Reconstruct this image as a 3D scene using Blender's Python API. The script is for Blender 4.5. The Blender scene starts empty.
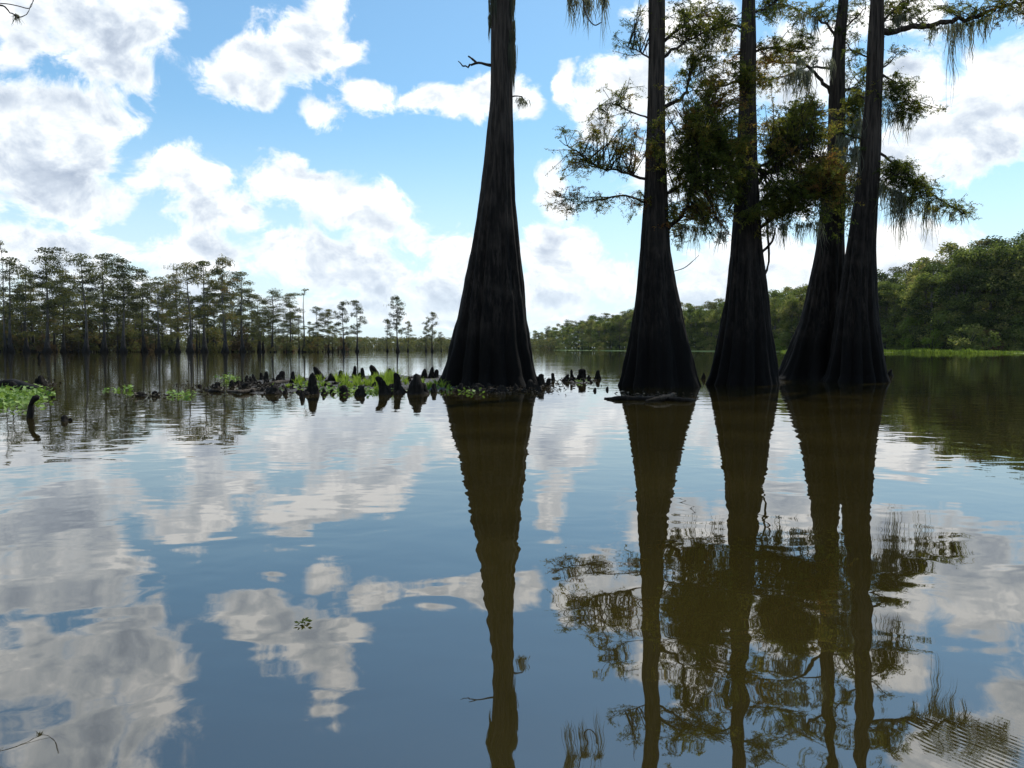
import bpy, math, random
import numpy as np
from mathutils import Vector, Matrix, noise as mnoise
random.seed(7); rng = np.random.default_rng(7)
D = bpy.data; col = bpy.context.scene.collection; sc = bpy.context.scene
F = 760.0; H = 1.0; PITCH = math.atan((384-349)/F)
cp, sp_ = math.cos(PITCH), math.sin(PITCH)

# ------------------------------------------------------------ photograph -> world
def ray(u, v):
    x = (u-512)/F; y = -(v-384)/F
    return (x, cp + y*sp_, -sp_ + y*cp)
def at(u, v, Y):
    d = ray(u, v); s = Y/d[1]
    return (d[0]*s, Y, H + d[2]*s)
def onwater(u, v, z=0.0):
    d = ray(u, v); s = (z-H)/d[2]
    return (d[0]*s, d[1]*s, z)
def px(n, Y): return n*Y/F          # n pixels at distance Y in metres

# ------------------------------------------------------------ object helpers
def tag(o, label=None, cat=None, group=None, kind=None):
    if label: o['label'] = label
    if cat: o['category'] = cat
    if group: o['group'] = group
    if kind: o['kind'] = kind
    return o
def link(o, parent=None):
    col.objects.link(o)
    if parent: o.parent = parent
    return o
def empty(name, loc=(0,0,0)):
    o = D.objects.new(name, None); o.location = loc; o.empty_display_size = .2
    return link(o)
class MB:
    """collects geometry (world or local coordinates) into one mesh"""
    def __init__(s): s.v=[]; s.f3=[]; s.f4=[]; s.n=0; s.a=[]
    def add(s, verts, quads=None, tris=None, a=None):
        verts = np.asarray(verts, dtype=np.float32).reshape(-1,3)
        s.v.append(verts)
        s.a.append(np.full(len(verts), 0.5, np.float32) if a is None else np.asarray(a, np.float32))
        if quads is not None and len(quads): s.f4.append(np.asarray(quads, np.int64).reshape(-1,4)+s.n)
        if tris is not None and len(tris): s.f3.append(np.asarray(tris, np.int64).reshape(-1,3)+s.n)
        s.n += len(verts)
    def mesh(s, name, mat, smooth=False, off=(0,0,0)):
        me = D.meshes.new(name)
        if not s.n: return me
        v = np.concatenate(s.v) - np.asarray(off, np.float32)
        q = np.concatenate(s.f4) if s.f4 else np.zeros((0,4),np.int64)
        t = np.concatenate(s.f3) if s.f3 else np.zeros((0,3),np.int64)
        me.vertices.add(len(v)); me.vertices.foreach_set('co', v.ravel())
        me.loops.add(q.size+t.size)
        me.loops.foreach_set('vertex_index', np.concatenate([q.ravel(), t.ravel()]).astype(np.int32))
        me.polygons.add(len(q)+len(t))
        ls = np.concatenate([np.arange(len(q))*4, q.size+np.arange(len(t))*3]).astype(np.int32)
        me.polygons.foreach_set('loop_start', ls)
        me.update(calc_edges=True); me.validate()
        if smooth: me.polygons.foreach_set('use_smooth', np.ones(len(me.polygons), bool))
        at_ = me.attributes.new('tint', 'FLOAT', 'POINT')
        at_.data.foreach_set('value', np.concatenate(s.a))
        me.materials.append(mat)
        return me
    def build(s, name, mat, parent=None, smooth=False, off=(0,0,0)):
        return link(D.objects.new(name, s.mesh(name, mat, smooth, off)), parent)

def tube(mb, pts, rads, n=6, jit=0.0):
    pts = [Vector(p) for p in pts]; k = len(pts)
    up = Vector((0.3,0.1,1)); vs=[]
    for i,p in enumerate(pts):
        t = (pts[min(i+1,k-1)]-pts[max(i-1,0)]).normalized()
        a = t.cross(up)
        if a.length < .1: a = t.cross(Vector((1,0,0)))
        a.normalize(); b = t.cross(a)
        for j in range(n):
            w = 2*math.pi*j/n; r = rads[i]*(1+jit*(random.random()-.5))
            vs.append(p + a*math.cos(w)*r + b*math.sin(w)*r)
    q=[]
    for i in range(k-1):
        for j in range(n):
            q.append((i*n+j, i*n+(j+1)%n, (i+1)*n+(j+1)%n, (i+1)*n+j))
    c = len(vs); vs.append(pts[-1]); vs.append(pts[0])
    t = [((k-1)*n+j, (k-1)*n+(j+1)%n, c) for j in range(n)] + [((j+1)%n, j, c+1) for j in range(n)]
    mb.add([tuple(v) for v in vs], q, t)
def spline(pts, seg=5):
    """Catmull-Rom through points"""
    P = [np.array(p, float) for p in pts]; P = [2*P[0]-P[1]]+P+[2*P[-1]-P[-2]]; out=[]
    for i in range(1, len(P)-2):
        for j in range(seg):
            t=j/seg
            out.append(.5*((2*P[i])+(-P[i-1]+P[i+1])*t+(2*P[i-1]-5*P[i]+4*P[i+1]-P[i+2])*t*t+(-P[i-1]+3*P[i]-3*P[i+1]+P[i+2])*t**3))
    out.append(P[-2]); return out
def leafquads(mb, C, dirs, L, W, tint):
    """one narrow quad per leaf; C centres, dirs long axes"""
    n=len(C); C=np.asarray(C); dirs=dirs/np.linalg.norm(dirs,axis=1,keepdims=True)
    r = rng.normal(size=(n,3)); s = np.cross(dirs, r); s/=np.linalg.norm(s,axis=1,keepdims=True)
    L=np.broadcast_to(L,(n,))[:,None]; W=np.broadcast_to(W,(n,))[:,None]
    a=C-dirs*L*.5; b=C+s*W*.5; c=C+dirs*L*.5; d=C-s*W*.5
    V=np.stack([a,b,c,d],1).reshape(-1,3)
    mb.add(V, np.arange(4*n).reshape(-1,4), a=np.repeat(tint,4))

# ------------------------------------------------------------ node helpers
class NT:
    def __init__(s, tree): s.t=tree; tree.nodes.clear()
    def n(s, typ, **kw):
        nd = s.t.nodes.new(typ)
        ins = kw.pop('ins', {})
        for k,v in kw.items(): setattr(nd,k,v)
        for k,v in ins.items():
            if isinstance(v, bpy.types.NodeSocket): s.t.links.new(v, nd.inputs[k])
            else: nd.inputs[k].default_value = v
        return nd
    def m(s, op, a, b=None, c=None, clamp=False):
        ins={0:a}
        if b is not None: ins[1]=b
        if c is not None: ins[2]=c
        return s.n('ShaderNodeMath', operation=op, use_clamp=clamp, ins=ins).outputs[0]
    def vm(s, op, a, b=None, c=None):
        ins={0:a}
        if b is not None: ins[1]=b
        if c is not None: ins[2]=c
        nd = s.n('ShaderNodeVectorMath', operation=op, ins=ins)
        return nd.outputs['Value'] if op in ('LENGTH','DISTANCE','DOT_PRODUCT') else nd.outputs[0]
    def noise(s, vec, scale, detail=4, rough=.5, dist=0, dims='3D'):
        return s.n('ShaderNodeTexNoise', noise_dimensions=dims, ins={'Vector':vec,'Scale':scale,'Detail':detail,'Roughness':rough,'Distortion':dist}).outputs['Fac']
    def ramp(s, fac, stops):
        nd = s.n('ShaderNodeValToRGB', ins={0:fac}); e=nd.color_ramp.elements
        while len(e)<len(stops): e.new(0.5)
        for el,(p,c) in zip(e,stops): el.position=p; el.color=(*c,1) if len(c)==3 else c
        return nd.outputs[0]
    def mr(s, v, a,b,c,d, smooth=True):
        return s.n('ShaderNodeMapRange', interpolation_type='SMOOTHSTEP' if smooth else 'LINEAR', ins={0:v,1:a,2:b,3:c,4:d}).outputs[0]
    def mix(s, f, a, b):
        nd = s.n('ShaderNodeMix', data_type='RGBA')
        for k,v in ((0,f),(6,a),(7,b)):
            if isinstance(v,bpy.types.NodeSocket): s.t.links.new(v, nd.inputs[k])
            else: nd.inputs[k].default_value = v if k==0 else ((*v,1) if len(v)==3 else v)
        return nd.outputs[2]
def material(name):
    m = D.materials.new(name); m.use_nodes=True
    nt = NT(m.node_tree); out = nt.n('ShaderNodeOutputMaterial')
    return m, nt, out

# bark: vertically stretched fibres
def bark_mat(name, dark, light, zs=.35, bump=.03, rough=.9, water=True):
    m, nt, out = material(name)
    pos = nt.n('ShaderNodeTexCoord').outputs['Object']
    st = nt.vm('MULTIPLY', pos, (1,1,zs*.2))
    fib = nt.noise(st, 14, 5, .6)
    fib2 = nt.noise(nt.vm('MULTIPLY', pos, (1,1,.12)), 45, 4, .6)
    big = nt.noise(pos, 1.3, 4, .55)
    f = nt.m('ADD', nt.m('MULTIPLY', fib, .6), nt.m('MULTIPLY', fib2, .4))
    c = nt.mix(nt.mr(f, .40,.62,0,1), dark, light)
    strip = nt.noise(nt.vm('MULTIPLY', pos, (1,1,.07)), 6, 3, .6, .4)
    c = nt.mix(nt.mr(strip,.42,.6,.65,0), c, dark)
    c = nt.mix(nt.mr(big,.5,.75,0,.5), c, tuple(x*1.25 for x in light))
    if water:
        sep = nt.n('ShaderNodeSeparateXYZ', ins={0:nt.n('ShaderNodeNewGeometry').outputs['Position']})
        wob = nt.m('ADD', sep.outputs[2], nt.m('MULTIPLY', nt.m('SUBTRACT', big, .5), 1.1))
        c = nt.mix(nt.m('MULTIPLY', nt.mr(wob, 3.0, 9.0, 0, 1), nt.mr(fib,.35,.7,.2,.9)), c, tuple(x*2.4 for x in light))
        c = nt.mix(nt.mr(wob, .5, 2.8, 1, 0), c, tuple(x*.6 for x in dark))   # damp stained foot below the flood mark
    b = nt.n('ShaderNodeBump', ins={'Strength':.9,'Distance':bump,'Height':f})
    p = nt.n('ShaderNodeBsdfPrincipled', ins={'Base Color':c,'Roughness':rough,'Normal':b.outputs[0],'Specular IOR Level':.15})
    nt.t.links.new(p.outputs[0], out.inputs[0]); return m
def leaf_mat(name, stops, trans=.35, objrand=False, nscale=1.2, spec=.1):
    m, nt, out = material(name)
    a = nt.n('ShaderNodeAttribute', attribute_name='tint').outputs['Fac']
    pos = nt.n('ShaderNodeTexCoord').outputs['Object']
    big = nt.noise(pos, nscale, 2, .5)
    f = nt.m('ADD', a, nt.m('MULTIPLY', nt.m('SUBTRACT', big, .5), .9))
    if objrand:
        r = nt.n('ShaderNodeObjectInfo').outputs['Random']
        f = nt.m('ADD', f, nt.m('MULTIPLY', nt.m('SUBTRACT', r, .5), .7))
    c = nt.ramp(nt.m('ADD', f, 0, clamp=True), stops)
    d = nt.n('ShaderNodeBsdfPrincipled', ins={'Base Color':c,'Roughness':.65,'Specular IOR Level':spec})
    t = nt.n('ShaderNodeBsdfTranslucent', ins={'Color':nt.mix(.5, c, nt.vm('MULTIPLY', c, (1.3,1.25,.6)))})
    mx = nt.n('ShaderNodeMixShader', ins={0:trans,1:d.outputs[0],2:t.outputs[0]})
    nt.t.links.new(mx.outputs[0], out.inputs[0]); return m

M={}
M['bark'] = bark_mat('bark', (.005,.004,.0035), (.040,.031,.025))
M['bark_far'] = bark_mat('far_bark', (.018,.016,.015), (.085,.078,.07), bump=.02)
M['knee'] = bark_mat('knee_bark', (.006,.005,.004), (.022,.018,.015), bump=.012, water=False)
M['driftwood'] = bark_mat('driftwood', (.02,.016,.012), (.09,.072,.055), water=False)
M['leaf'] = leaf_mat('cypress_leaf', [(0,(.06,.085,.022)),(.35,(.12,.155,.030)),(.62,(.22,.22,.042)),(.8,(.28,.21,.05)),(1,(.30,.13,.05))], .62)
M['moss'] = leaf_mat('spanish_moss', [(0,(.09,.095,.07)),(1,(.26,.27,.21))], .5)
M['leaf_far'] = leaf_mat('far_cypress_leaf', [(0,(.05,.06,.025)),(.4,(.10,.112,.04)),(.75,(.15,.15,.05)),(1,(.2,.13,.06))], .48, True, .12)
M['leaf_wood'] = leaf_mat('bank_leaf', [(0,(.04,.062,.018)),(.4,(.105,.145,.036)),(.8,(.20,.235,.06)),(1,(.29,.28,.10))], .52, True, .12)
M['leaf_bright'] = leaf_mat('bright_leaf', [(0,(.10,.16,.02)),(1,(.28,.36,.06))], .4, True, .2)
M['leaf_rust'] = leaf_mat('rusty_leaf', [(0,(.05,.045,.02)),(1,(.15,.09,.045))], .3, True, .2)
M['grass'] = leaf_mat('grass', [(0,(.07,.13,.015)),(1,(.30,.40,.06))], .45, False, 3)
M['pad'] = leaf_mat('floating_leaf', [(0,(.07,.15,.02)),(1,(.24,.36,.07))], .3, False, 5, .5)
M['litter'] = leaf_mat('litter', [(0,(.012,.009,.007)),(.75,(.045,.034,.024)),(1,(.24,.21,.17))], .1, False, 6)

# mud
m, nt, out = material('mud')
pos = nt.n('ShaderNodeTexCoord').outputs['Object']
nz = nt.noise(pos, 9, 6, .6)
c = nt.mix(nt.mr(nz,.35,.7,0,1), (.007,.006,.004), (.022,.016,.011))
p = nt.n('ShaderNodeBsdfPrincipled', ins={'Base Color':c,'Roughness':.7,'Normal':nt.n('ShaderNodeBump',ins={'Distance':.04,'Height':nz}).outputs[0]})
nt.t.links.new(p.outputs[0], out.inputs[0]); M['mud']=m
# low green bank under the far forest
m, nt, out = material('marsh')
pos = nt.n('ShaderNodeTexCoord').outputs['Object']
nz = nt.noise(pos, .6, 5, .6)
c = nt.mix(nz, (.10,.15,.03), (.25,.31,.08))
p = nt.n('ShaderNodeBsdfPrincipled', ins={'Base Color':c,'Roughness':.8})
nt.t.links.new(p.outputs[0], out.inputs[0]); M['marsh']=m

# water: silty olive body under a smooth, gently rippled surface
WAKE = onwater(1250, 560); WMASK = onwater(1060, 765)
def water_material():
    m, nt, out = material('lake_water')
    pos = nt.n('ShaderNodeNewGeometry').outputs['Position']
    a = nt.noise(nt.vm('MULTIPLY', pos, (.8,1,1)), 2.2, 2, .5, .3)
    b = nt.noise(nt.vm('MULTIPLY', pos, (.7,1,1)), .45, 2, .5)
    c = nt.noise(nt.vm('MULTIPLY', pos, (.8,1,1)), 7, 2, .5)
    dist = nt.vm('LENGTH', pos)
    patch = nt.noise(nt.vm('MULTIPLY', pos, (.03,.09,1)), 1, 3, .55)
    rough_amt = nt.m('MULTIPLY', nt.mr(patch,.42,.62,.25,1), nt.mr(dist, 6, 45, .12, 1))
    h = nt.m('ADD', nt.m('MULTIPLY', a, .0036), nt.m('MULTIPLY', b, .006))
    h = nt.m('ADD', h, nt.m('MULTIPLY', nt.m('MULTIPLY', c, .0020), rough_amt))
    # fine ring ripples spreading from the boat
    dd = nt.vm('DISTANCE', pos, (WAKE[0], WAKE[1], 0))
    wav = nt.m('SINE', nt.m('MULTIPLY', nt.m('ADD', dd, nt.m('MULTIPLY', a, .11)), 2*math.pi/.019))
    dd2 = nt.vm('DISTANCE', pos, (WMASK[0], WMASK[1], 0))
    mask = nt.m('MULTIPLY', nt.mr(dd2, .10, .38, 1, 0), nt.mr(nt.noise(pos, 3.2, 2, .5), .38, .6, .15, 1))
    h = nt.m('ADD', h, nt.m('MULTIPLY', nt.m('MULTIPLY', wav, .00003), mask))
    bp = nt.n('ShaderNodeBump', ins={'Strength':1,'Distance':1,'Height':h})
    silt = nt.noise(nt.vm('MULTIPLY', pos, (.3,.5,1)), 1, 3, .5)
    colr = nt.mix(nt.mr(silt,.3,.7,0,1), (.016,.0125,.003), (.025,.0195,.005))
    p = nt.n('ShaderNodeBsdfPrincipled', ins={'Base Color':colr,'Roughness':.012,'IOR':2.7,'Normal':bp.outputs[0]})
    nt.t.links.new(p.outputs[0], out.inputs[0]); return m
M['water'] = water_material()

# ------------------------------------------------------------ sky and clouds
SUN_EL, SUN_AZ = 58.0, 34.0        # degrees; azimuth measured from straight ahead towards the right
SKYTINT = (1.08,1.42,1.42)
w = D.worlds.new('World'); sc.world = w; w.use_nodes = True
def azel(u, v):
    d = ray(u, v); return math.atan2(d[0], d[1]), math.atan2(d[2], math.hypot(d[0], d[1]))
BLOBS = [ # u, v, ru, rv
 (55,15,85,42),(125,5,70,45),(90,48,62,38),(120,70,35,24),(12,48,24,22),(60,-60,120,60),(-60,20,60,60),
 (250,58,58,30),(302,42,52,42),(322,12,38,32),(258,92,30,18),(335,58,32,14),(225,70,40,24),(310,-25,30,20),
 (315,113,24,18),
 (372,96,28,14),(410,104,48,18),(450,110,38,20),(485,92,30,20),(528,100,26,22),(566,80,13,12),(570,92,12,12),
 (15,108,50,38),(60,108,60,36),(95,140,40,36),(35,165,70,45),(75,190,74,44),(120,200,30,26),(-50,150,80,80),
 (175,168,48,18),(205,180,42,26),(235,215,44,36),(150,175,30,16),
 (272,176,36,26),(300,190,40,26),(345,210,62,34),(395,225,48,28),(430,242,45,26),(460,262,40,30),
 (60,250,110,34),(190,262,80,32),(290,262,70,36),(370,270,80,38),(450,290,90,34),(560,258,52,34),(620,280,60,34),(545,300,60,22),(330,310,120,22),(150,300,120,26),
 (548,172,20,20),(556,195,24,22),(570,212,24,18),(635,85,46,40),(600,115,30,30),(690,30,70,42),(720,90,50,40),(700,165,70,40),(790,70,70,55),(740,260,90,34),(830,280,70,28),(800,180,60,40),
 (985,82,42,28),(1010,120,60,44),(960,128,60,34),(925,120,55,36),(990,150,50,30),(905,80,40,30),(880,150,40,30),(900,170,40,16),(1060,110,60,60),
 (930,238,60,20),(900,262,70,22),(1000,262,70,16),(700,305,80,16),
 (580,322,70,8),(440,322,60,9),(720,292,60,12),(1050,-40,60,40),(980,-95,90,26),(60,-130,120,50),(890,20,50,22),
]
def make_density_group():
    g = D.node_groups.new('cloud_density','ShaderNodeTree')
    g.interface.new_socket('Dir', in_out='INPUT', socket_type='NodeSocketVector')
    g.interface.new_socket('Density', in_out='OUTPUT', socket_type='NodeSocketFloat')
    g.interface.new_socket('Fine', in_out='OUTPUT', socket_type='NodeSocketFloat')
    nt = NT(g); gi = nt.n('NodeGroupInput'); go = nt.n('NodeGroupOutput')
    d = gi.outputs[0]; sep = nt.n('ShaderNodeSeparateXYZ', ins={0:d})
    az = nt.m('ARCTAN2', sep.outputs[0], sep.outputs[1]); el = nt.m('ARCSINE', sep.outputs[2])
    P = nt.n('ShaderNodeCombineXYZ', ins={0:az,1:el,2:0.0}).outputs[0]
    wn = nt.n('ShaderNodeTexNoise', ins={'Vector':d,'Scale':9.0,'Detail':3.0,'Roughness':.5}).outputs['Color']
    P = nt.vm('ADD', P, nt.vm('MULTIPLY', nt.vm('SUBTRACT', wn, (.5,.5,.5)), (.075,.05,0)))
    acc=None
    for (u,v,ru,rv) in BLOBS:
        a,e = azel(u,v); kk=.95 if v>235 else (.92 if v>150 else .88); rx = ru*kk/F*math.cos(a)**.9; ry = rv*kk/F
        q = nt.vm('MULTIPLY_ADD', P, (1/rx,1/ry,0), (-a/rx,-e/ry,0))
        l = nt.vm('LENGTH', q)
        acc = l if acc is None else nt.m('SMOOTH_MIN', acc, l, .35)
    field = nt.m('SUBTRACT', 1.0, acc)
    gen = nt.noise(nt.vm('MULTIPLY', d, (1,1,1.8)), 2.6, 3, .5)
    outside = nt.m('MAXIMUM', nt.mr(nt.m('ABSOLUTE', az), .62,.8,0,1), nt.mr(el,.62,.75,0,1))
    gd = nt.m('MULTIPLY', nt.m('SUBTRACT', gen, .56), 5.0)
    field = nt.m('ADD', nt.m('MULTIPLY', nt.m('MAXIMUM', field, -3.0), nt.m('SUBTRACT',1.0,outside)), nt.m('MULTIPLY', gd, outside))
    f1 = nt.noise(nt.vm('MULTIPLY', d, (1,1,1.25)), 14, 10, .64, .4)
    go_d = nt.m('ADD', nt.m('MINIMUM', field, .7), nt.m('MULTIPLY', nt.m('SUBTRACT', f1, .52), 3.1))
    nt.t.links.new(go_d, go.inputs[0]); nt.t.links.new(nt.m('MINIMUM', field, .8), go.inputs[1]); return g
G = make_density_group()
nt = NT(w.node_tree); out = nt.n('ShaderNodeOutputWorld')
dirv = nt.n('ShaderNodeTexCoord').outputs['Generated']
sky = nt.n('ShaderNodeTexSky', sky_type='NISHITA', sun_disc=False, sun_elevation=math.radians(SUN_EL),
           sun_rotation=math.radians(SUN_AZ), altitude=0, air_density=1.0, dust_density=.6, ozone_density=2.2)
g1 = nt.n('ShaderNodeGroup', node_tree=G, ins={0:dirv})
g2 = nt.n('ShaderNodeGroup', node_tree=G, ins={0:nt.vm('ADD', dirv, (.012,0,.042))})
bsc = nt.vm('MULTIPLY', dirv, (1,1,1.25))
b1 = nt.noise(bsc, 17, 7, .58, .3); b2 = nt.noise(nt.vm('ADD', bsc, (.005,0,.014)), 17, 7, .58, .3)
d1, d2 = g1.outputs[0], nt.m('ADD', g2.outputs[1], nt.m('MULTIPLY', nt.m('SUBTRACT', b1, .5), .9))
cover = nt.mr(d1, -.19, .40, 0, 1)
dens = nt.mr(d1, .0, 1.1, 0, 1)
over = nt.mr(d2, -.15, .75, 0, 1)
relief = nt.m('MULTIPLY', nt.m('SUBTRACT', b1, b2), 2.0)
lit = nt.m('SUBTRACT', .93, nt.m('MULTIPLY', nt.m('MULTIPLY', dens, over), .60))
lit = nt.m('ADD', lit, nt.m('MULTIPLY', relief, nt.mr(d1, .0, .8, .3, 1)), clamp=True)
sepd = nt.n('ShaderNodeSeparateXYZ', ins={0:dirv})
ccol = nt.ramp(lit, [(0,(.30,.36,.46)),(.25,(.38,.44,.53)),(.5,(.49,.55,.63)),(.72,(.62,.67,.72)),(.88,(.76,.79,.82)),(1,(1.0,1.0,.99))])
ccol = nt.vm('MULTIPLY', ccol, (12.2,12.2,12.2))
low = nt.mr(sepd.outputs[2], 0.0, .15, .5, 0)
skyc = nt.vm('MULTIPLY', sky.outputs[0], SKYTINT)
haze = nt.mix(nt.mr(sepd.outputs[2], 0.0, .30, .85, 0), skyc, (7.4,8.6,9.4))
ccol = nt.mix(low, ccol, (7.6,8.7,9.8))       # cumulus near the horizon seen through more air
colr = nt.mix(nt.m('MULTIPLY', cover, nt.mr(sepd.outputs[2], 0,.1,.8,1)), haze, ccol)
w.cycles.sampling_method='MANUAL'; w.cycles.sample_map_resolution=512
bg = nt.n('ShaderNodeBackground', ins={0:colr, 1:.1})
nt.t.links.new(bg.outputs[0], out.inputs[0])

sun = D.lights.new('sun','SUN'); sun.energy=4.0; sun.angle=math.radians(.53); sun.color=(1,.95,.87)
so = link(D.objects.new('sun', sun)); a=math.radians(SUN_AZ); e=math.radians(SUN_EL)
sd = Vector((math.sin(a)*math.cos(e), math.cos(a)*math.cos(e), math.sin(e)))
so.rotation_euler = sd.to_track_quat('Z','Y').to_euler(); so.location=(20,40,60)

# ------------------------------------------------------------ camera
cam = D.cameras.new('camera'); co = link(D.objects.new('camera', cam))
co.location=(0,0,H); co.rotation_euler=(math.pi/2-PITCH,0,0)
cam.sensor_width=36; cam.lens=36*F/1024; cam.clip_end=20000; cam.clip_start=.05
sc.camera=co

# ------------------------------------------------------------ water sheet and land
mb=MB(); S=2500
mb.add([(-S,-S,0),(S,-S,0),(S,S,0),(-S,S,0)],[(0,1,2,3)])
tag(mb.build('water', M['water']), kind='structure')

# ------------------------------------------------------------ foreground cypresses
def fluted_trunk(mb, prof, cx, cy, seed, nfl=11, flute=.20, n=144, below=.5, spread=1.0):
    """prof: list (z, x centre, radius) world; buttress flutes fade upward"""
    zs=[p[0] for p in prof]
    ztop=zs[-1]; rs=random.Random(seed)
    ph=[rs.random()*6.28 for _ in range(6)]
    K=150; zz=np.concatenate([np.linspace(-below,zs[0]+3,70), np.linspace(zs[0]+3,ztop,K-70)[1:]])
    th=np.linspace(0,2*np.pi,n,endpoint=False); V=[]
    basez=0; Rt=None
    for z in zz:
        zc=max(z,zs[0]); x=np.interp(zc,zs,[p[1] for p in prof]); R=np.interp(zc,zs,[p[2] for p in prof])
        if z<zs[0]: R*=1+.18*(zs[0]-z)
        k=math.exp(-max(z,0)/2.1); k2=math.exp(-max(z,0)/5.0)
        tw=.12*z/4
        ridge=np.abs(np.sin((th+tw+.22*np.sin(2*th+ph[0]))*nfl/2+ph[1]))   # sharp valleys
        ridge2=np.abs(np.sin((th+.3*np.sin(3*th+ph[2]))*(nfl*.5+2)+ph[3]))
        f=1+flute*(.35+.75*k)*(ridge-.75)+.07*(ridge2-.6)*(.4+.6*k2)
        f+= .05*np.sin(th*2+ph[4]+z*.3)+.035*np.sin(th*3+ph[5]-z*.5)
        nzv=np.array([mnoise.noise(Vector((math.cos(t)*3.2+seed, math.sin(t)*3.2, z*.9))) for t in th])
        nz2=np.array([mnoise.noise(Vector((math.cos(t)*9+seed, math.sin(t)*9, z*2.4))) for t in th])
        f+= .05*nzv+.025*nz2
        mx=1.0-.04*k
        V.append(np.stack([x+R*f/mx*np.cos(th), cy+R*f/mx*np.sin(th)*.97, np.full(n,z)],1))
    V=np.concatenate(V); kk=len(zz); j=np.arange(n); Q=[]
    for i in range(kk-1): Q.append(np.stack([i*n+j,i*n+(j+1)%n,(i+1)*n+(j+1)%n,(i+1)*n+j],1))
    c=len(V); V=np.vstack([V,[[prof[-1][1],cy,ztop]]])
    T=np.stack([(kk-1)*n+j,(kk-1)*n+(j+1)%n,np.full(n,c)],1)
    mb.add(V,np.concatenate(Q),T)

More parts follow.
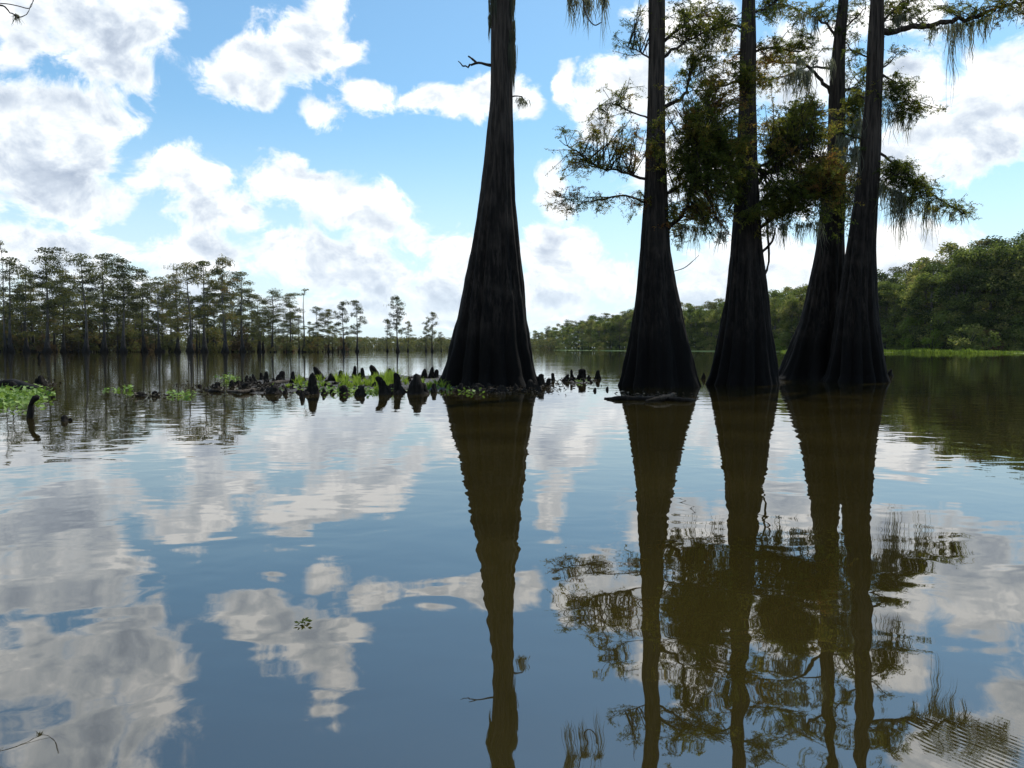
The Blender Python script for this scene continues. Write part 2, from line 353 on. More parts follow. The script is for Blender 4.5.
class Tree:
    def __init__(s, name_label, Y, rows, seed, nfl=11, flute=.2, top_px=-170, rtop=.16):
        s.Y=Y; s.seed=seed
        prof=[]
        for (v,ul,ur) in rows:
            pl=at(ul,v,Y); pr=at(ur,v,Y); prof.append((max(pl[2],0.02),(pl[0]+pr[0])/2,(pr[0]-pl[0])/2))
        prof.sort(); z0=0
        # carry on above the frame
        z1,x1,r1=prof[-1]; zt=at(512,top_px,Y)[2]
        dx=(prof[-1][1]-prof[-2][1])/(prof[-1][0]-prof[-2][0])
        prof.append((zt,x1+dx*(zt-z1)*.5,rtop)); prof[0]=(0.0,prof[0][1],prof[0][2])
        s.prof=prof; s.base=(prof[0][1],Y,0)
        s.root=tag(empty('cypress_tree', s.base), name_label,'tree','tall cypresses standing in the shallow water')
        mb=MB(); fluted_trunk(mb,prof,0,Y,seed,nfl,flute)
        s.trunk=mb.build('trunk',M['bark'],s.root,True,s.base)
    def cx(s,z): return np.interp(z,[p[0] for p in s.prof],[p[1] for p in s.prof])
    def rr(s,z): return np.interp(z,[p[0] for p in s.prof],[p[2] for p in s.prof])
    def limb(s, pts, r0, r1, blobs=(), moss=(), dy=0.0, leaf=(.075,.019), subs=0, dense=1.0):
        """pts: (u,v[,dy]) along the limb; blobs: (u,v,ru,rv,count,tint[,dy]); moss: (u0,v0,u1,v1,n,len)"""
        P=[at(p[0],p[1],s.Y+(p[2] if len(p)>2 else dy*i/max(1,len(pts)-1))) for i,p in enumerate(pts)]
        zc=P[0][2]; P[0]=(s.cx(zc)+(.3*s.rr(zc))*(1 if P[0][0]>s.cx(zc) else -1), s.Y, zc)
        C=spline(P,5); n=len(C)
        for i in range(1,n): C[i]=C[i]+rng.normal(size=3)*r0*.35
        R=[r0+(r1-r0)*(i/(n-1))**.8 for i in range(n)]; R[0]*=1.35
        mb=MB(); tube(mb,C,R,8,.25)
        C=np.array(C); lf=MB()
        blobs=list(blobs)
        blobs+=[(b[0]+rng.normal()*b[2]*.8,b[1]+rng.normal()*b[3]*.8,b[2]*1.15,b[3]*1.05,b[4]*.42,b[5]+.08)+tuple(b[6:]) for b in blobs if b[1]>-40]
        for b in blobs:
            u,v,ru,rv,cnt,ti=b[:6]; by=b[6] if len(b)>6 else 0
            # anchor on the limb nearest to the blob
            cen=np.array(at(u,v,s.Y)); 
            k=np.argmin(np.linalg.norm(C[:, [0,2]]-cen[[0,2]],axis=1)); ydep=C[k][1]+by
            cen=np.array(at(u,v,ydep)); rx,rz=px(ru*1.08,ydep),px(rv*1.08,ydep); ry=.75*max(rx,rz)
            cnt=cnt*(2.15 if cnt>650 else 2.0)*(1 if v>-30 else .6); nb=max(3,int(cnt/130)); per=int(cnt/nb*dense)
            for q in range(nb):
                d=rng.normal(size=3); d/=np.linalg.norm(d); d*=rng.random()**.40
                tip=cen+d*np.array([rx,ry,rz])
                k2=min(n-1,max(0,k+rng.integers(-3,3))); st=C[k2]
                if np.linalg.norm(tip-st)>2.2: st = tip+(st-tip)/np.linalg.norm(tip-st)*2.2*.8 if False else st
                mid=(st+tip)/2+rng.normal(size=3)*.12+np.array([0,0,.12])
                c=spline([st,mid,tip],5)
                L=np.linalg.norm(tip-st)
                tube(mb,c,[.005+.010*(1-i/(len(c)-1))*min(1.6,max(.4,L)) for i in range(len(c))],4)
                # leafy sprays on the outer part of the twig
                c=np.array(c); nsp=max(3,per//14)
                tt=.35+.65*rng.random(nsp)
                tb=ti+rng.normal()*.14
                for t in tt:
                    f=t*(len(c)-1); i=min(int(f),len(c)-2); p0=c[i]+(c[i+1]-c[i])*(f-i)
                    sd_=rng.normal(size=3); sd_[2]=sd_[2]*.5-.15; sd_/=np.linalg.norm(sd_)
                    sl=.10+.22*rng.random(); p1=p0+sd_*sl*.6; p2=p0+sd_*sl+np.array([0,0,-.05*rng.random()])
                    tube(mb,[p0,p1,p2],[.003,.0025,.0015],3)
                    m_=15; a=rng.random(m_)[:,None]; cc=p0+(p2-p0)*a+rng.normal(size=(m_,3))*.022
                    dr=sd_+rng.normal(size=(m_,3))*.75+np.array([0,0,-.15])
                    leafquads(lf,cc,dr,leaf[0]*(.6+.7*rng.random(m_)),leaf[1]*(.7+.6*rng.random(m_)),np.clip(tb+rng.normal(size=m_)*.09,0,1))
        br=mb.build('branch',M['bark'],s.root,True,s.base)
        if lf.n:
            o=lf.build('foliage',M['leaf'],br,False,s.base)
        if moss:
            for mo in moss:
                for q in range(mo[4]):
                    mm=MB(); moss_curtain(mm,s.Y,*mo[:4],1,*mo[5:]); mm.build('hanging_moss',M['moss'],br,False,s.base)
        return br
def moss_curtain(mm, Y, u0, v0, u1, v1, ncl, ln, dy=0.0, wid=.05, strands=26):
    """clumps of drooping strands hung between two points"""
    for c in range(ncl):
        t=rng.random(); strands=int(rng.integers(9,40)); u=u0+(u1-u0)*t; v=v0+(v1-v0)*t; yy=Y+dy+rng.normal()*.25
        top=np.array(at(u,v,yy)); L0=px(ln,yy)*(.35+.9*rng.random()); wd=wid*(.5+rng.random())
        for q in range(strands):
            L=L0*(.12+.88*rng.random()**1.5); o=rng.normal(size=3)*wd*np.array([1,1,.5])
            k=6; P=[]; dr=rng.normal(size=2)*.012; wk=np.cumsum(rng.normal(size=(6,2))*.028,axis=0)*(.4+min(1.2,L))
            for i in range(k):
                f=i/(k-1); P.append(top+o*(1-.55*f)+np.array([dr[0]*i+wk[i,0], dr[1]*i+wk[i,1], -L*f]))
            P=np.array(P); w=np.array([.5,1,1,.8,.55,.1])[:k]*(.006+.006*rng.random())
            an=rng.random()*math.pi; sx=np.array([math.cos(an),math.sin(an),0])
            V=np.empty((2*k,3)); V[0::2]=P-sx*w[:,None]; V[1::2]=P+sx*w[:,None]
            mm.add(V,[(2*i,2*i+1,2*i+3,2*i+2) for i in range(k-1)],a=np.full(2*k,rng.random()))

# ---- A: the lone big trunk
A=Tree('massive flared cypress trunk standing apart by the knee bank, with broken side branch',20.6,
  [(388,440,538),(375,445,534),(350,450,530),(320,456,526),(300,460,524),(250,469,519),(200,478,515),(150,484,514),(100,490,513),(50,491,513),(0,491,512)],11,13,.20,-190,.22)
A.limb([(489,66),(478,63),(466,66),(459,62)],.05,.012)
bm=MB(); C=spline([at(477,63,20.6),at(471,58,20.6),at(468,56,20.55)],4); tube(bm,C,[.03]*4+[.022]*4+[.01],6); 
bm.build('broken_stub',M['bark'],A.root,True,A.base)
A.limb([(514,98),(520,96),(525,101)],.025,.008,(),[(519,97,526,101,4,22)])
A.limb([(514,-30),(545,-50),(580,-35),(603,-10)],.09,.03,[(560,-55,40,20,900,.4),(595,-45,30,20,700,.4)],
   [(571,-6,590,-2,9,34,0,.07),(601,-8,605,-4,4,56,0,.05)],dy=-.8)
A.limb([(585,-5),(588,14),(596,24),(603,20)],.02,.006) if False else None
bm=MB(); tube(bm,spline([at(582,-8,20.0),at(586,14,19.9),at(594,25,19.9),at(602,22,19.9)],4),[.016]*12+[.006],5)
bm.build('dead_twig',M['bark'],A.root,True,A.base)
A.limb([(492,-60),(460,-85),(430,-100)],.08,.02,[(440,-110,50,25,1400,.4)],[(440,-95,480,-80,4,22)])
A.limb([(505,-120),(530,-150),(560,-160)],.07,.02,[(530,-165,60,30,1800,.4)])
mm=MB()   # moss matted down both flanks of the trunk
for k in range(46):
    side=-1 if k%2 else 1; v=random.uniform(-60,28 if side<0 else 62); z=at(512,v,20.6)[2]
    x=A.cx(z)+side*A.rr(z)*1.02; ang=random.uniform(-1.2,.5); y=20.6+A.rr(z)*.9*math.sin(ang); x=A.cx(z)+side*(A.rr(z)*1.03*math.cos(ang)+.01)
    L0=random.uniform(.3,1.1)
    for q in range(18):
        L=L0*random.uniform(.4,1); o=rng.normal(size=3)*.03; P=[]
        for i in range(5):
            zz=z-L*i/4; xx=A.cx(zz)+side*(A.rr(zz)*math.cos(ang)*1.05+.02)
            P.append((xx+o[0]+rng.normal()*.006,y+o[1],zz+o[2]))
        P=np.array(P); ww=np.array([.4,1,1,.7,.1])*.009; sx=np.array([.8,.6,0]); V=np.empty((10,3)); V[0::2]=P-sx*ww[:,None]; V[1::2]=P+sx*ww[:,None]
        mm.add(V,[(2*i,2*i+1,2*i+3,2*i+2) for i in range(4)],a=np.full(10,random.random()*.3))
mm.build('hanging_moss',M['moss'],A.root,False,A.base)

# ---- B
B=Tree('slender dark cypress with feathery foliage spray and a driftwood log at its foot',20.6,
  [(388,621,695),(375,624,692),(350,628,688),(320,632,682),(300,635,678),(250,640,670),(200,644,668),(150,646,666),(100,648,665),(50,649,665),(0,649,665)],23,10,.2,-180,.17)
FINE=(.06,.016)
B.limb([(648,205),(625,196),(600,200),(578,202),(560,196)],.035,.008,[(570,205,24,10,500,.62),(600,208,26,11,560,.6),(632,204,18,10,320,.55),(556,196,8,14,120,.65)],dy=-.5,leaf=FINE)
B.limb([(648,182),(622,172),(598,166),(574,150),(560,140)],.045,.008,
   [(620,160,26,26,1300,.5),(590,165,30,22,900,.5),(568,170,16,22,330,.6),(570,138,16,16,240,.45),(600,140,26,18,620,.7),(630,132,20,16,700,.85)],dy=.4,leaf=FINE)
B.limb([(648,120),(632,112),(612,104),(597,108)],.03,.006,[(625,105,20,16,330,.4),(600,112,16,10,170,.4),(636,85,12,14,200,.35),(600,125,34,14,260,.6)],leaf=FINE)
B.limb([(650,62),(636,50),(622,46)],.03,.006,[(628,50,18,7,300,.25),(634,28,16,9,260,.3),(640,10,12,9,150,.3)],leaf=FINE)
B.limb([(668,235),(684,212),(692,180),(694,150),(700,120)],.075,.02,
   [(690,160,22,34,2100,.4),(712,190,26,26,2300,.22),(690,215,20,16,1300,.62),(705,225,20,14,1200,.5),(700,128,26,24,1900,.55),(720,150,20,28,1700,.4)],
   [(682,225,722,232,9,30)],dy=-.6)
B.limb([(667,110),(684,95),(690,70),(700,52)],.06,.015,[(690,70,16,16,520,.3),(708,62,22,16,800,.5),(672,90,10,10,240,.5)],dy=.6)
B.limb([(667,60),(680,46),(700,34),(722,26)],.05,.012,[(690,28,24,14,620,.4),(716,20,24,12,620,.4),(680,8,20,10,340,.4)],[(700,34,720,30,4,20)],dy=-.4)
B.limb([(664,160),(660,150,-.6),(654,140,-.9)],.03,.01,[(655,152,8,20,420,.7),(660,185,7,14,260,.85),(664,120,8,10,200,.5)])
B.limb([(660,-40),(690,-60),(720,-70)],.07,.015,[(700,-40,40,18,1300,.4),(690,-90,50,20,1500,.4)],dy=.5)
B.limb([(652,-50),(630,-70),(606,-80)],.05,.012,[(625,-75,30,16,800,.4)],dy=.3)
B.limb([(657,-120),(670,-150),(690,-160)],.05,.012,[(660,-150,60,30,2200,.4)])
bm=MB()   # thin bare twig near the water-side
tube(bm,spline([at(671,272,20.6),at(684,268,20.5),at(694,260,20.5),at(699,255,20.5)],4),[.012]*8+[.007]*4+[.004],4); bm.build('dead_twig',M['bark'],B.root,True,B.base)

# ---- C
Cc=Tree('central cypress of the right-hand clump, half veiled by dark green and rusty foliage',21.6,
  [(386,706,777),(375,710,776),(350,716,773),(320,722,770),(300,725,768),(250,731,762),(200,735,759),(150,738,757),(100,740,756),(50,741,756),(0,743,755)],37,11,.19,-185,.17)
Cc.limb([(741,185),(725,165),(712,140),(706,112)],.05,.012,
   [(728,112,26,22,1600,.6),(722,90,24,18,1100,.62),(735,175,22,24,1800,.6),(722,205,24,16,1500,.3),(740,150,18,20,1000,.5,-1.0)],dy=-.9)
Cc.limb([(758,190),(776,165),(792,140),(806,112)],.06,.015,
   [(790,120,28,20,2000,.55),(808,135,26,28,2300,.35),(780,150,22,28,1900,.25),(812,108,18,12,900,.72),(796,165,26,20,1900,.3)],dy=.4)
Cc.limb([(758,235),(778,215),(800,200),(822,192)],.06,.015,
   [(790,185,34,22,2900,.3),(818,180,28,24,2600,.62),(830,165,20,22,1500,.8),(772,205,22,18,1500,.3),(800,215,28,12,1400,.25),(756,215,16,12,700,.4,-.8)],
   [(762,224,822,224,10,26)],dy=-.7)
Cc.limb([(741,78),(722,86),(700,90),(684,92)],.04,.01,[(710,78,28,8,600,.55),(745,75,26,14,1300,.55,-.7)],dy=-.5)
Cc.limb([(742,30),(722,22),(700,20)],.04,.01,[(720,40,24,14,500,.35)],dy=.3)
Cc.limb([(755,14),(770,6),(785,-6)],.05,.015,[(780,12,26,12,560,.4),(770,-14,28,12,700,.4)],[(770,6,790,0,4,22)],dy=.2)
Cc.limb([(757,52),(775,48),(800,52),(815,44)],.04,.01,[(775,46,24,9,620,.5),(800,40,20,9,520,.35),(772,68,22,10,700,.8)],[(790,60,830,60,6,26)],dy=-.3)
B.limb([(667,200),(680,185),(700,175),(725,160)],.05,.01,[(676,150,10,30,800,.5),(684,120,16,18,900,.6),(715,150,18,30,1500,.45),(728,190,14,26,1300,.3),(722,130,14,20,900,.6),(678,205,12,20,800,.5),(722,222,16,10,700,.55),(700,95,22,14,900,.62)],dy=-.2)
B.limb([(666,45),(690,20),(715,8)],.05,.01,[(700,12,24,12,640,.45),(720,50,16,14,600,.45),(684,48,14,10,380,.4),(735,30,14,16,520,.4)],dy=.5)
Cc.limb([(759,170),(775,160),(800,150),(830,160)],.045,.01,[(770,150,12,26,1200,.5),(785,215,18,16,1000,.3),(838,185,16,20,1100,.75),(842,205,14,16,900,.3),(826,130,14,14,700,.5),(776,120,12,14,700,.5),(812,205,20,14,1200,.3),(805,95,14,12,500,.6)],[(790,224,826,222,5,30)],dy=-.5)
Cc.limb([(764,262),(770,244),(777,226)],.05,.02)
Cc.limb([(766,300),(768,262,.3),(766,220,.4)],.035,.03)
Cc.limb([(750,-50),(780,-75),(815,-80)],.07,.015,[(790,-70,50,22,2000,.4),(770,-110,50,20,1600,.4)],[(780,-60,820,-60,5,26)])
Cc.limb([(747,-60),(730,-90),(700,-110)],.06,.015,[(720,-105,45,20,1400,.4)])
Cc.limb([(752,-140),(760,-170),(780,-180)],.05,.012,[(755,-170,70,28,2400,.4)])

# ---- D
Dd=Tree('leaning cypress behind the right-most trunk, its pale-edged root reaching sideways',25.0,
  [(380,777,855),(375,781,850),(350,791,845),(320,801,843),(300,806,842),(250,816,843),(200,822,845),(150,828,845),(100,829,845),(50,833,845),(0,839,848)],41,9,.22,-170,.14)
Dd.limb([(829,96),(818,76),(800,64),(770,62),(758,64)],.07,.02,[(790,58,30,8,700,.45),(765,62,18,9,360,.7)],[(790,66,824,78,7,34)],dy=-.3)
Dd.limb([(832,70),(812,66),(790,74),(765,82)],.05,.012,[(790,82,28,12,600,.4),(760,88,18,10,360,.5)],[(780,76,812,70,6,40)],dy=.5)
Dd.limb([(846,92),(858,86),(868,78)],.05,.012,[(856,70,16,14,520,.3),(858,100,14,18,520,.3)],[(850,90,862,96,5,50)],dy=.6)
Dd.limb([(838,40),(826,24),(808,14),(790,6)],.05,.012,[(815,14,26,12,700,.5),(840,20,20,14,520,.35),(796,22,22,9,420,.4),(850,42,12,12,300,.4)],[(800,12,830,24,5,30)],dy=.4)
Dd.limb([(844,30),(856,18),(866,8)],.04,.012,[(858,14,16,14,420,.35)],dy=-.2)
Dd.limb([(845,118),(856,124),(868,140)],.04,.01,[(852,130,14,20,560,.2)],[(846,120,862,135,6,50)],dy=.3)
Dd.limb([(828,135),(812,122),(800,112),(788,108)],.03,.008,[(800,105,18,10,300,.4)],dy=.3)
Dd.limb([(842,-30),(820,-50),(800,-60)],.06,.015,[(830,-40,50,22,1500,.4),(840,-90,60,24,1600,.4)],[(815,-40,850,-40,5,26)])
# ---- E
E=Tree('right-most dark cypress with a long moss-draped limb reaching outward near its top',23.4,
  [(383,823,886),(375,827,884),(350,832,880),(320,836,876),(300,839,875),(250,847,874),(200,855,877),(150,861,880),(100,866,881),(50,868,883),(0,871,883)],53,11,.19,-175,.18)
E.limb([(882,33),(905,29),(930,25),(955,21),(978,17),(995,8),(1015,2),(1045,2)],.10,.035,
   [(990,22,28,8,620,.4),(1012,12,26,9,600,.4),(960,8,34,9,600,.4),(915,12,26,9,420,.4),(1010,-10,40,12,600,.4),(935,36,14,5,120,.4)],
   [(955,24,992,16,13,48),(925,28,960,22,7,34),(1000,10,1024,6,4,20),(950,24,985,18,3,78,0,.03)],dy=-.8)
E.limb([(880,28),(892,12),(902,2)],.05,.015,[(896,14,24,14,1100,.35),(885,34,10,10,260,.3),(910,0,26,10,520,.4)],[(886,20,910,12,4,24)],dy=.4)
E.limb([(878,72),(888,64),(897,55)],.035,.012,[(898,50,10,6,140,.3)],dy=.2)
E.limb([(878,72),(895,82),(908,95),(920,105)],.03,.008,
   [(898,92,22,10,800,.4),(888,105,18,12,800,.3),(908,105,16,10,560,.4),(925,118,14,6,260,.35),(942,110,12,6,180,.35),(905,122,12,8,280,.3)],[(880,108,912,114,9,36)],dy=-.3)
E.limb([(875,150),(890,160),(905,172),(935,196),(965,214)],.05,.012,
   [(888,176,20,14,1300,.25),(905,192,22,14,1400,.25),(900,170,16,10,700,.3),(925,198,18,12,900,.3),(945,208,16,8,480,.35),(963,214,12,6,240,.35),(918,180,14,8,380,.3)],
   [(878,180,912,200,22,56),(912,200,935,205,8,40),(935,208,968,216,5,16)],dy=-.4)
E.limb([(858,142),(846,134),(838,130)],.03,.01,[(846,150,10,20,420,.2)],[(840,135,858,150,8,50)],dy=-.2)
E.limb([(866,60),(852,50),(846,42)],.03,.01,[(854,58,12,10,360,.3)],dy=-.4)
E.limb([(878,-30),(905,-50),(950,-60)],.08,.02,[(910,-45,50,16,1300,.4),(960,-60,40,16,900,.4)],[(930,-55,970,-55,5,26)])
E.limb([(876,-100),(890,-130),(920,-140)],.05,.012,[(880,-140,70,24,2000,.4)])

Dd.limb([(846,150),(856,160),(864,175)],.04,.01,[(852,165,12,20,700,.3),(848,195,14,16,800,.35),(856,215,12,12,500,.35)],[(846,190,852,200,3,30)],dy=-.6)
E.limb([(872,100),(858,96),(846,104)],.04,.01,[(856,100,14,14,700,.35),(850,125,12,14,600,.3)],[(846,110,862,118,5,44)],dy=.5)
# ---- tree beyond the left edge whose twig hangs into the top left corner
Ft=Tree('cypress beyond the edge whose bare mossy twig hangs into the top left corner',21.6,
  [(388,-190,-120),(300,-172,-134),(200,-166,-142),(100,-164,-144),(0,-163,-146)],67,10,.2,-150,.17)
Ft.limb([(-150,-20),(-100,-12),(-50,-8),(-5,2),(10,12),(24,17),(36,-2)],.05,.006,[(-60,-20,40,18,900,.4)],[(-60,-6,-20,0,6,30),(14,12,17,15,2,16,0,.03)],dy=-.3)
bm=MB(); tube(bm,spline([at(-6,3,21.4),at(8,4,21.3),at(18,6,21.3),at(30,8,21.3),at(34,-4,21.3)],4),[.014]*12+[.008]*4+[.005],5)
bm.build('dead_twig',M['bark'],Ft.root,True,Ft.base)

# ------------------------------------------------------------ cypress knees
def make_knee(u, vb, hp, wp, lean, seed, knobs=1, blunt=.5):
    x,y,_=onwater(u,vb); h=px(hp,y); r=px(wp,y)/2
    rs=random.Random(seed); mb=MB(); n=22; K=16; th=np.linspace(0,2*np.pi,n,endpoint=False)
    def one(ox,oy,h,r,lean):
        ph=[rs.random()*6.28 for _ in range(4)]; V=[]
        nf=rs.choice([3,4,5])
        for i in range(K):
            t=i/(K-1); z=-.06+(h+.06)*t
            # flared foot, waist, rounded knobbly head
            R=r*(.52+.75*(1-t)**2.4)*math.sqrt(max(0,1-max(0,(t-blunt)/(1-blunt))**2.3))+.001
            f=1+.20*(1-t*.6)*np.abs(np.sin(th*nf/2+ph[0]))-.1+.10*np.sin(th*2+ph[1]+t*3)
            f+=np.array([.42*mnoise.noise(Vector((math.cos(a)*1.3+seed,math.sin(a)*1.3,t*2.6+seed)))+.16*mnoise.noise(Vector((math.cos(a)*3.5,math.sin(a)*3.5+seed,t*8))) for a in th])
            V.append(np.stack([ox+lean*px(1,y)*hp*t**1.3*.5+R*f*np.cos(th)+.05*r*math.sin(t*5+ph[2]), oy+R*f*np.sin(th)*.9, np.full(n,z)],1))
        V=np.concatenate(V); j=np.arange(n)
        Q=np.concatenate([np.stack([i*n+j,i*n+(j+1)%n,(i+1)*n+(j+1)%n,(i+1)*n+j],1) for i in range(K-1)])
        c=len(V); V=np.vstack([V,V[-n:].mean(0,keepdims=True)+[[0,0,.004]]])
        mb.add(V,Q,np.stack([(K-1)*n+j,(K-1)*n+(j+1)%n,np.full(n,c)],1))
    one(0,0,h,r,lean)
    for k in range(knobs-1):
        s=rs.choice([-1,1]); one(s*r*rs.uniform(.35,.75), rs.uniform(-.5,.5)*r, h*rs.uniform(.45,.85), r*rs.uniform(.55,.8), lean+s*.12)
    o=mb.build('cypress_knee',M['knee'],None,True); o.location=(x,y,0); return o
KG='cypress knees poking out of the water'
KN=[
 (12,388,8,12,0,2,'dark rounded knee rising among the floating plants at the near bank'),
 (478,391,9,14,0,3,'low knobbly knee at the near toe of the big trunk'),
 (500,392,8,13,.1,2,'small dark knee in the middle before the big trunk foot'),
 (461,391,9,10,-.1,2,'stubby knee hugging the flared root nearest the grass'), # u, base v, height px, width px, lean, knobs, label
 (254,382,9,8,-.2,1,'small pointed knee behind the litter mat, nearest the bright sprout clump'),
 (266,381,11,8,.1,1,'stubby upright knee, second of the small ones at the thin end of the knee bank'),
 (281,383,14,13,.2,2,'broad humped dark knee behind the leaf litter mound'),
 (293,380,10,7,0,1,'small squared knee just behind the first grass tuft'),
 (245,389,8,14,.4,2,'low wide dark lump at the open-water end of the bank'),
 (274,394,11,20,0,3,'wide flat black knee hump lowest at the edge of the litter mat'),
 (302,398,9,8,0,1,'short stump knee standing in open water in front of the bank'),
 (312,394,24,15,.1,2,'tall knobbly knee column rising beside the first grass tuft'),
 (321,380,15,13,-.9,1,'slanting knee leaning back over the grass, tallest of its row'),
 (331,382,10,10,0,2,'twin-headed small knee between slanting knee and blunt pair'),
 (341,379,10,8,0,1,'little blunt knee left of the two finger-like knees'),
 (355,379,15,7,0,1,'slim finger-like knee, first of the upright pair'),
 (362,380,14,8,.1,2,'second finger-like knee of the upright pair, slightly split at top'),
 (345,394,10,14,-.3,2,'rounded dark knee lying low at the water edge before the grass'),
 (361,395,10,13,.3,2,'knob-headed low knee with its foot in open water'),
 (376,379,16,14,-.6,1,'thick wedge knee tilting sideways behind the tall grass'),
 (390,378,11,9,0,1,'small round knee half hidden by the brightest grass'),
 (386,394,20,17,-.9,2,'big leaning knee with wide foot in front of the brightest grass'),
 (400,392,22,13,-.5,1,'tall leaning knee between two big dark knees'),
 (417,394,23,22,-.1,2,'largest broad cone-shaped knee at the bank edge near the big trunk'),
 (424,379,12,10,.2,1,'low knee in the row just before the big trunk'),
 (431,379,14,9,.2,2,'middle knee of the row just before the big trunk'),
 (436,379,11,8,.2,1,'knee touching the flared foot of the big trunk'),
 (434,392,10,9,0,1,'isolated stubby knee in water beside the flared foot of the big trunk'),
 (541,387,15,12,0,2,'dark knobbly knee against the far side of the big trunk'),
 (530,390,12,14,0,3,'low clumped knee at the toe of the big trunk'),
 (548,386,9,9,.2,2,'small knee at the outer end of the big trunk roots'),
 (553,380,8,7,-.1,1,'small round-topped knee standing clear beyond the big trunk roots'),
 (565,381,8,9,.9,2,'low hooked knee at the edge of the small knee islet'),
 (572,380,12,7,-.1,1,'sharp pointed knee on the small knee islet'),
 (582,381,14,14,0,2,'largest rounded knee on the small islet between the trunks'),
 (598,379,10,8,0,1,'lone pointed knee beyond the islet between the trunks'),
 (595,391,4,6,0,1,'tiny dark stub in front of the knee islet'),
 (607,390,4,5,.4,1,'tiny slanted stub between the knee islet and the driftwood log'),
 (703,379,7,6,.2,1,'little knee tucked beside the foot of the central cypress'),
 (884,376,23,6,0,1,'thin stake-like knee beside the right-most trunk'),
 (890,376,8,7,.2,2,'low double knee beyond the stake-like knee'),
 (41,385,11,14,0,3,'knobbly knee cluster behind the floating plants at the near bank'),
 (64,421,7,13,.3,2,'low black stump alone in open water near the floating plants'),
 (140,396,5,12,0,2,'flat dark lump in open water, first of a floating pair'),
 (155,396,6,10,0,2,'flat dark lump in open water, second of a floating pair'),
 (53,397,3,9,0,1,'barely emerging dark stub right beside the floating plants'),
 (200,387,3,9,0,1,'barely emerging flat stub in the middle of the open gap'),
 (217,388,7,13,.2,2,'low knee at the far tip of the knee bank'),
 (232,386,7,9,0,2,'low dark knee behind the sprouting green clump'),
]
for i,k in enumerate(KN):
    o=make_knee(k[0],k[1],k[2]*.9,k[3]*.84,k[4],i*3.7+1,k[5],.5+.35*random.random())
    tag(o,k[6],'cypress knee',KG)
# the crowd of small knees nothing tells apart
for i in range(120):
    if i<84: u=random.uniform(232,438); vb=random.uniform(379,395)
    elif i<112: u=random.uniform(448,545); vb=random.uniform(386,392)
    else: u=random.uniform(566,592); vb=random.uniform(380,383)
    o=make_knee(u,vb,random.uniform(2.5,7),random.uniform(4,9),random.uniform(-.5,.5),200+i,random.choice([1,2]))
    tag(o,'very small dark knee stub among the crowded larger knees by the trunks','cypress knee','small crowded knee stubs')
# slanted snag and thin poles
mb=MB(); x,y,_=onwater(29,418)
tube(mb,spline([(0,0,-.1),(px(2,y),0,px(8,y)),(px(3,y),0,px(15,y)),(px(7,y),0,px(20,y)),(px(10,y),0,px(19,y))],3),[.045]*4+[.035]*5+[.05]*3+[.02],8,.3)
o=mb.build('driftwood_snag',M['knee'],None,True); o.location=(x,y,0); tag(o,'short hooked dark snag leaning out of the water in front of the floating plants','snag')
mb=MB(); x,y,_=onwater(40,361)
tube(mb,spline([(0,0,-.1),(-px(1,y),0,px(5,y)),(px(1,y),0,px(9,y))],3),[.12]*3+[.08]*4,6,.3)
o=mb.build('driftwood_snag',M['knee'],None,True); o.location=(x,y,0); tag(o,'tiny far snag sticking up from open water before the distant treeline','snag')
# logs
def log(pts, r, mat, label):
    P=[onwater(u,v,z) for u,v,z in pts]; c=P[0]
    mb=MB(); S_=spline([np.array(p)-np.array((c[0],c[1],0)) for p in P],5); n=len(S_)
    tube(mb,S_,[r*(.35+.9*math.sin(math.pi*min(1,max(.06,i/(n-1))))**.6)*(1+.15*math.sin(i*2.1)) for i in range(n)],12,.25)
    o=mb.build('driftwood_log',mat,None,True); o.location=(c[0],c[1],0); return tag(o,label,'driftwood')
log([(605,399,.0),(622,398,.04),(640,399,.02),(662,399,.02),(684,400,.03),(696,400,.0)],.045,M['knee'],'dark half-sunk log lying across the foot of the slender cypress')
log([(646,401,.03),(660,398,.07),(670,396,.07),(674,393,.10)],.035,M['driftwood'],'bent piece in paler wood for the sunlit part of the dark half-sunk log')  # sunlight on the log, put into the paler wood colour of this piece
log([(-20,381,.03),(0,383,.05),(14,382,.10),(30,387,.05),(42,390,.0)],.07,M['knee'],'dark curved log lying behind the floating plants')
log([(228,391,.02),(240,392,.05),(254,390,.04),(262,391,.0)],0.035,M['driftwood'],'short greyish log piece at the open end of the knee bank')
log([(262,386,.03),(276,383,.09),(290,381,.04)],.05,M['driftwood'],'brown weathered stick lying over the leaf litter behind the wide flat knee')
log([(205,390,.0),(214,391,.03),(224,392,.0)],.035,M['knee'],'thin dark stick afloat off the tip of the knee bank')

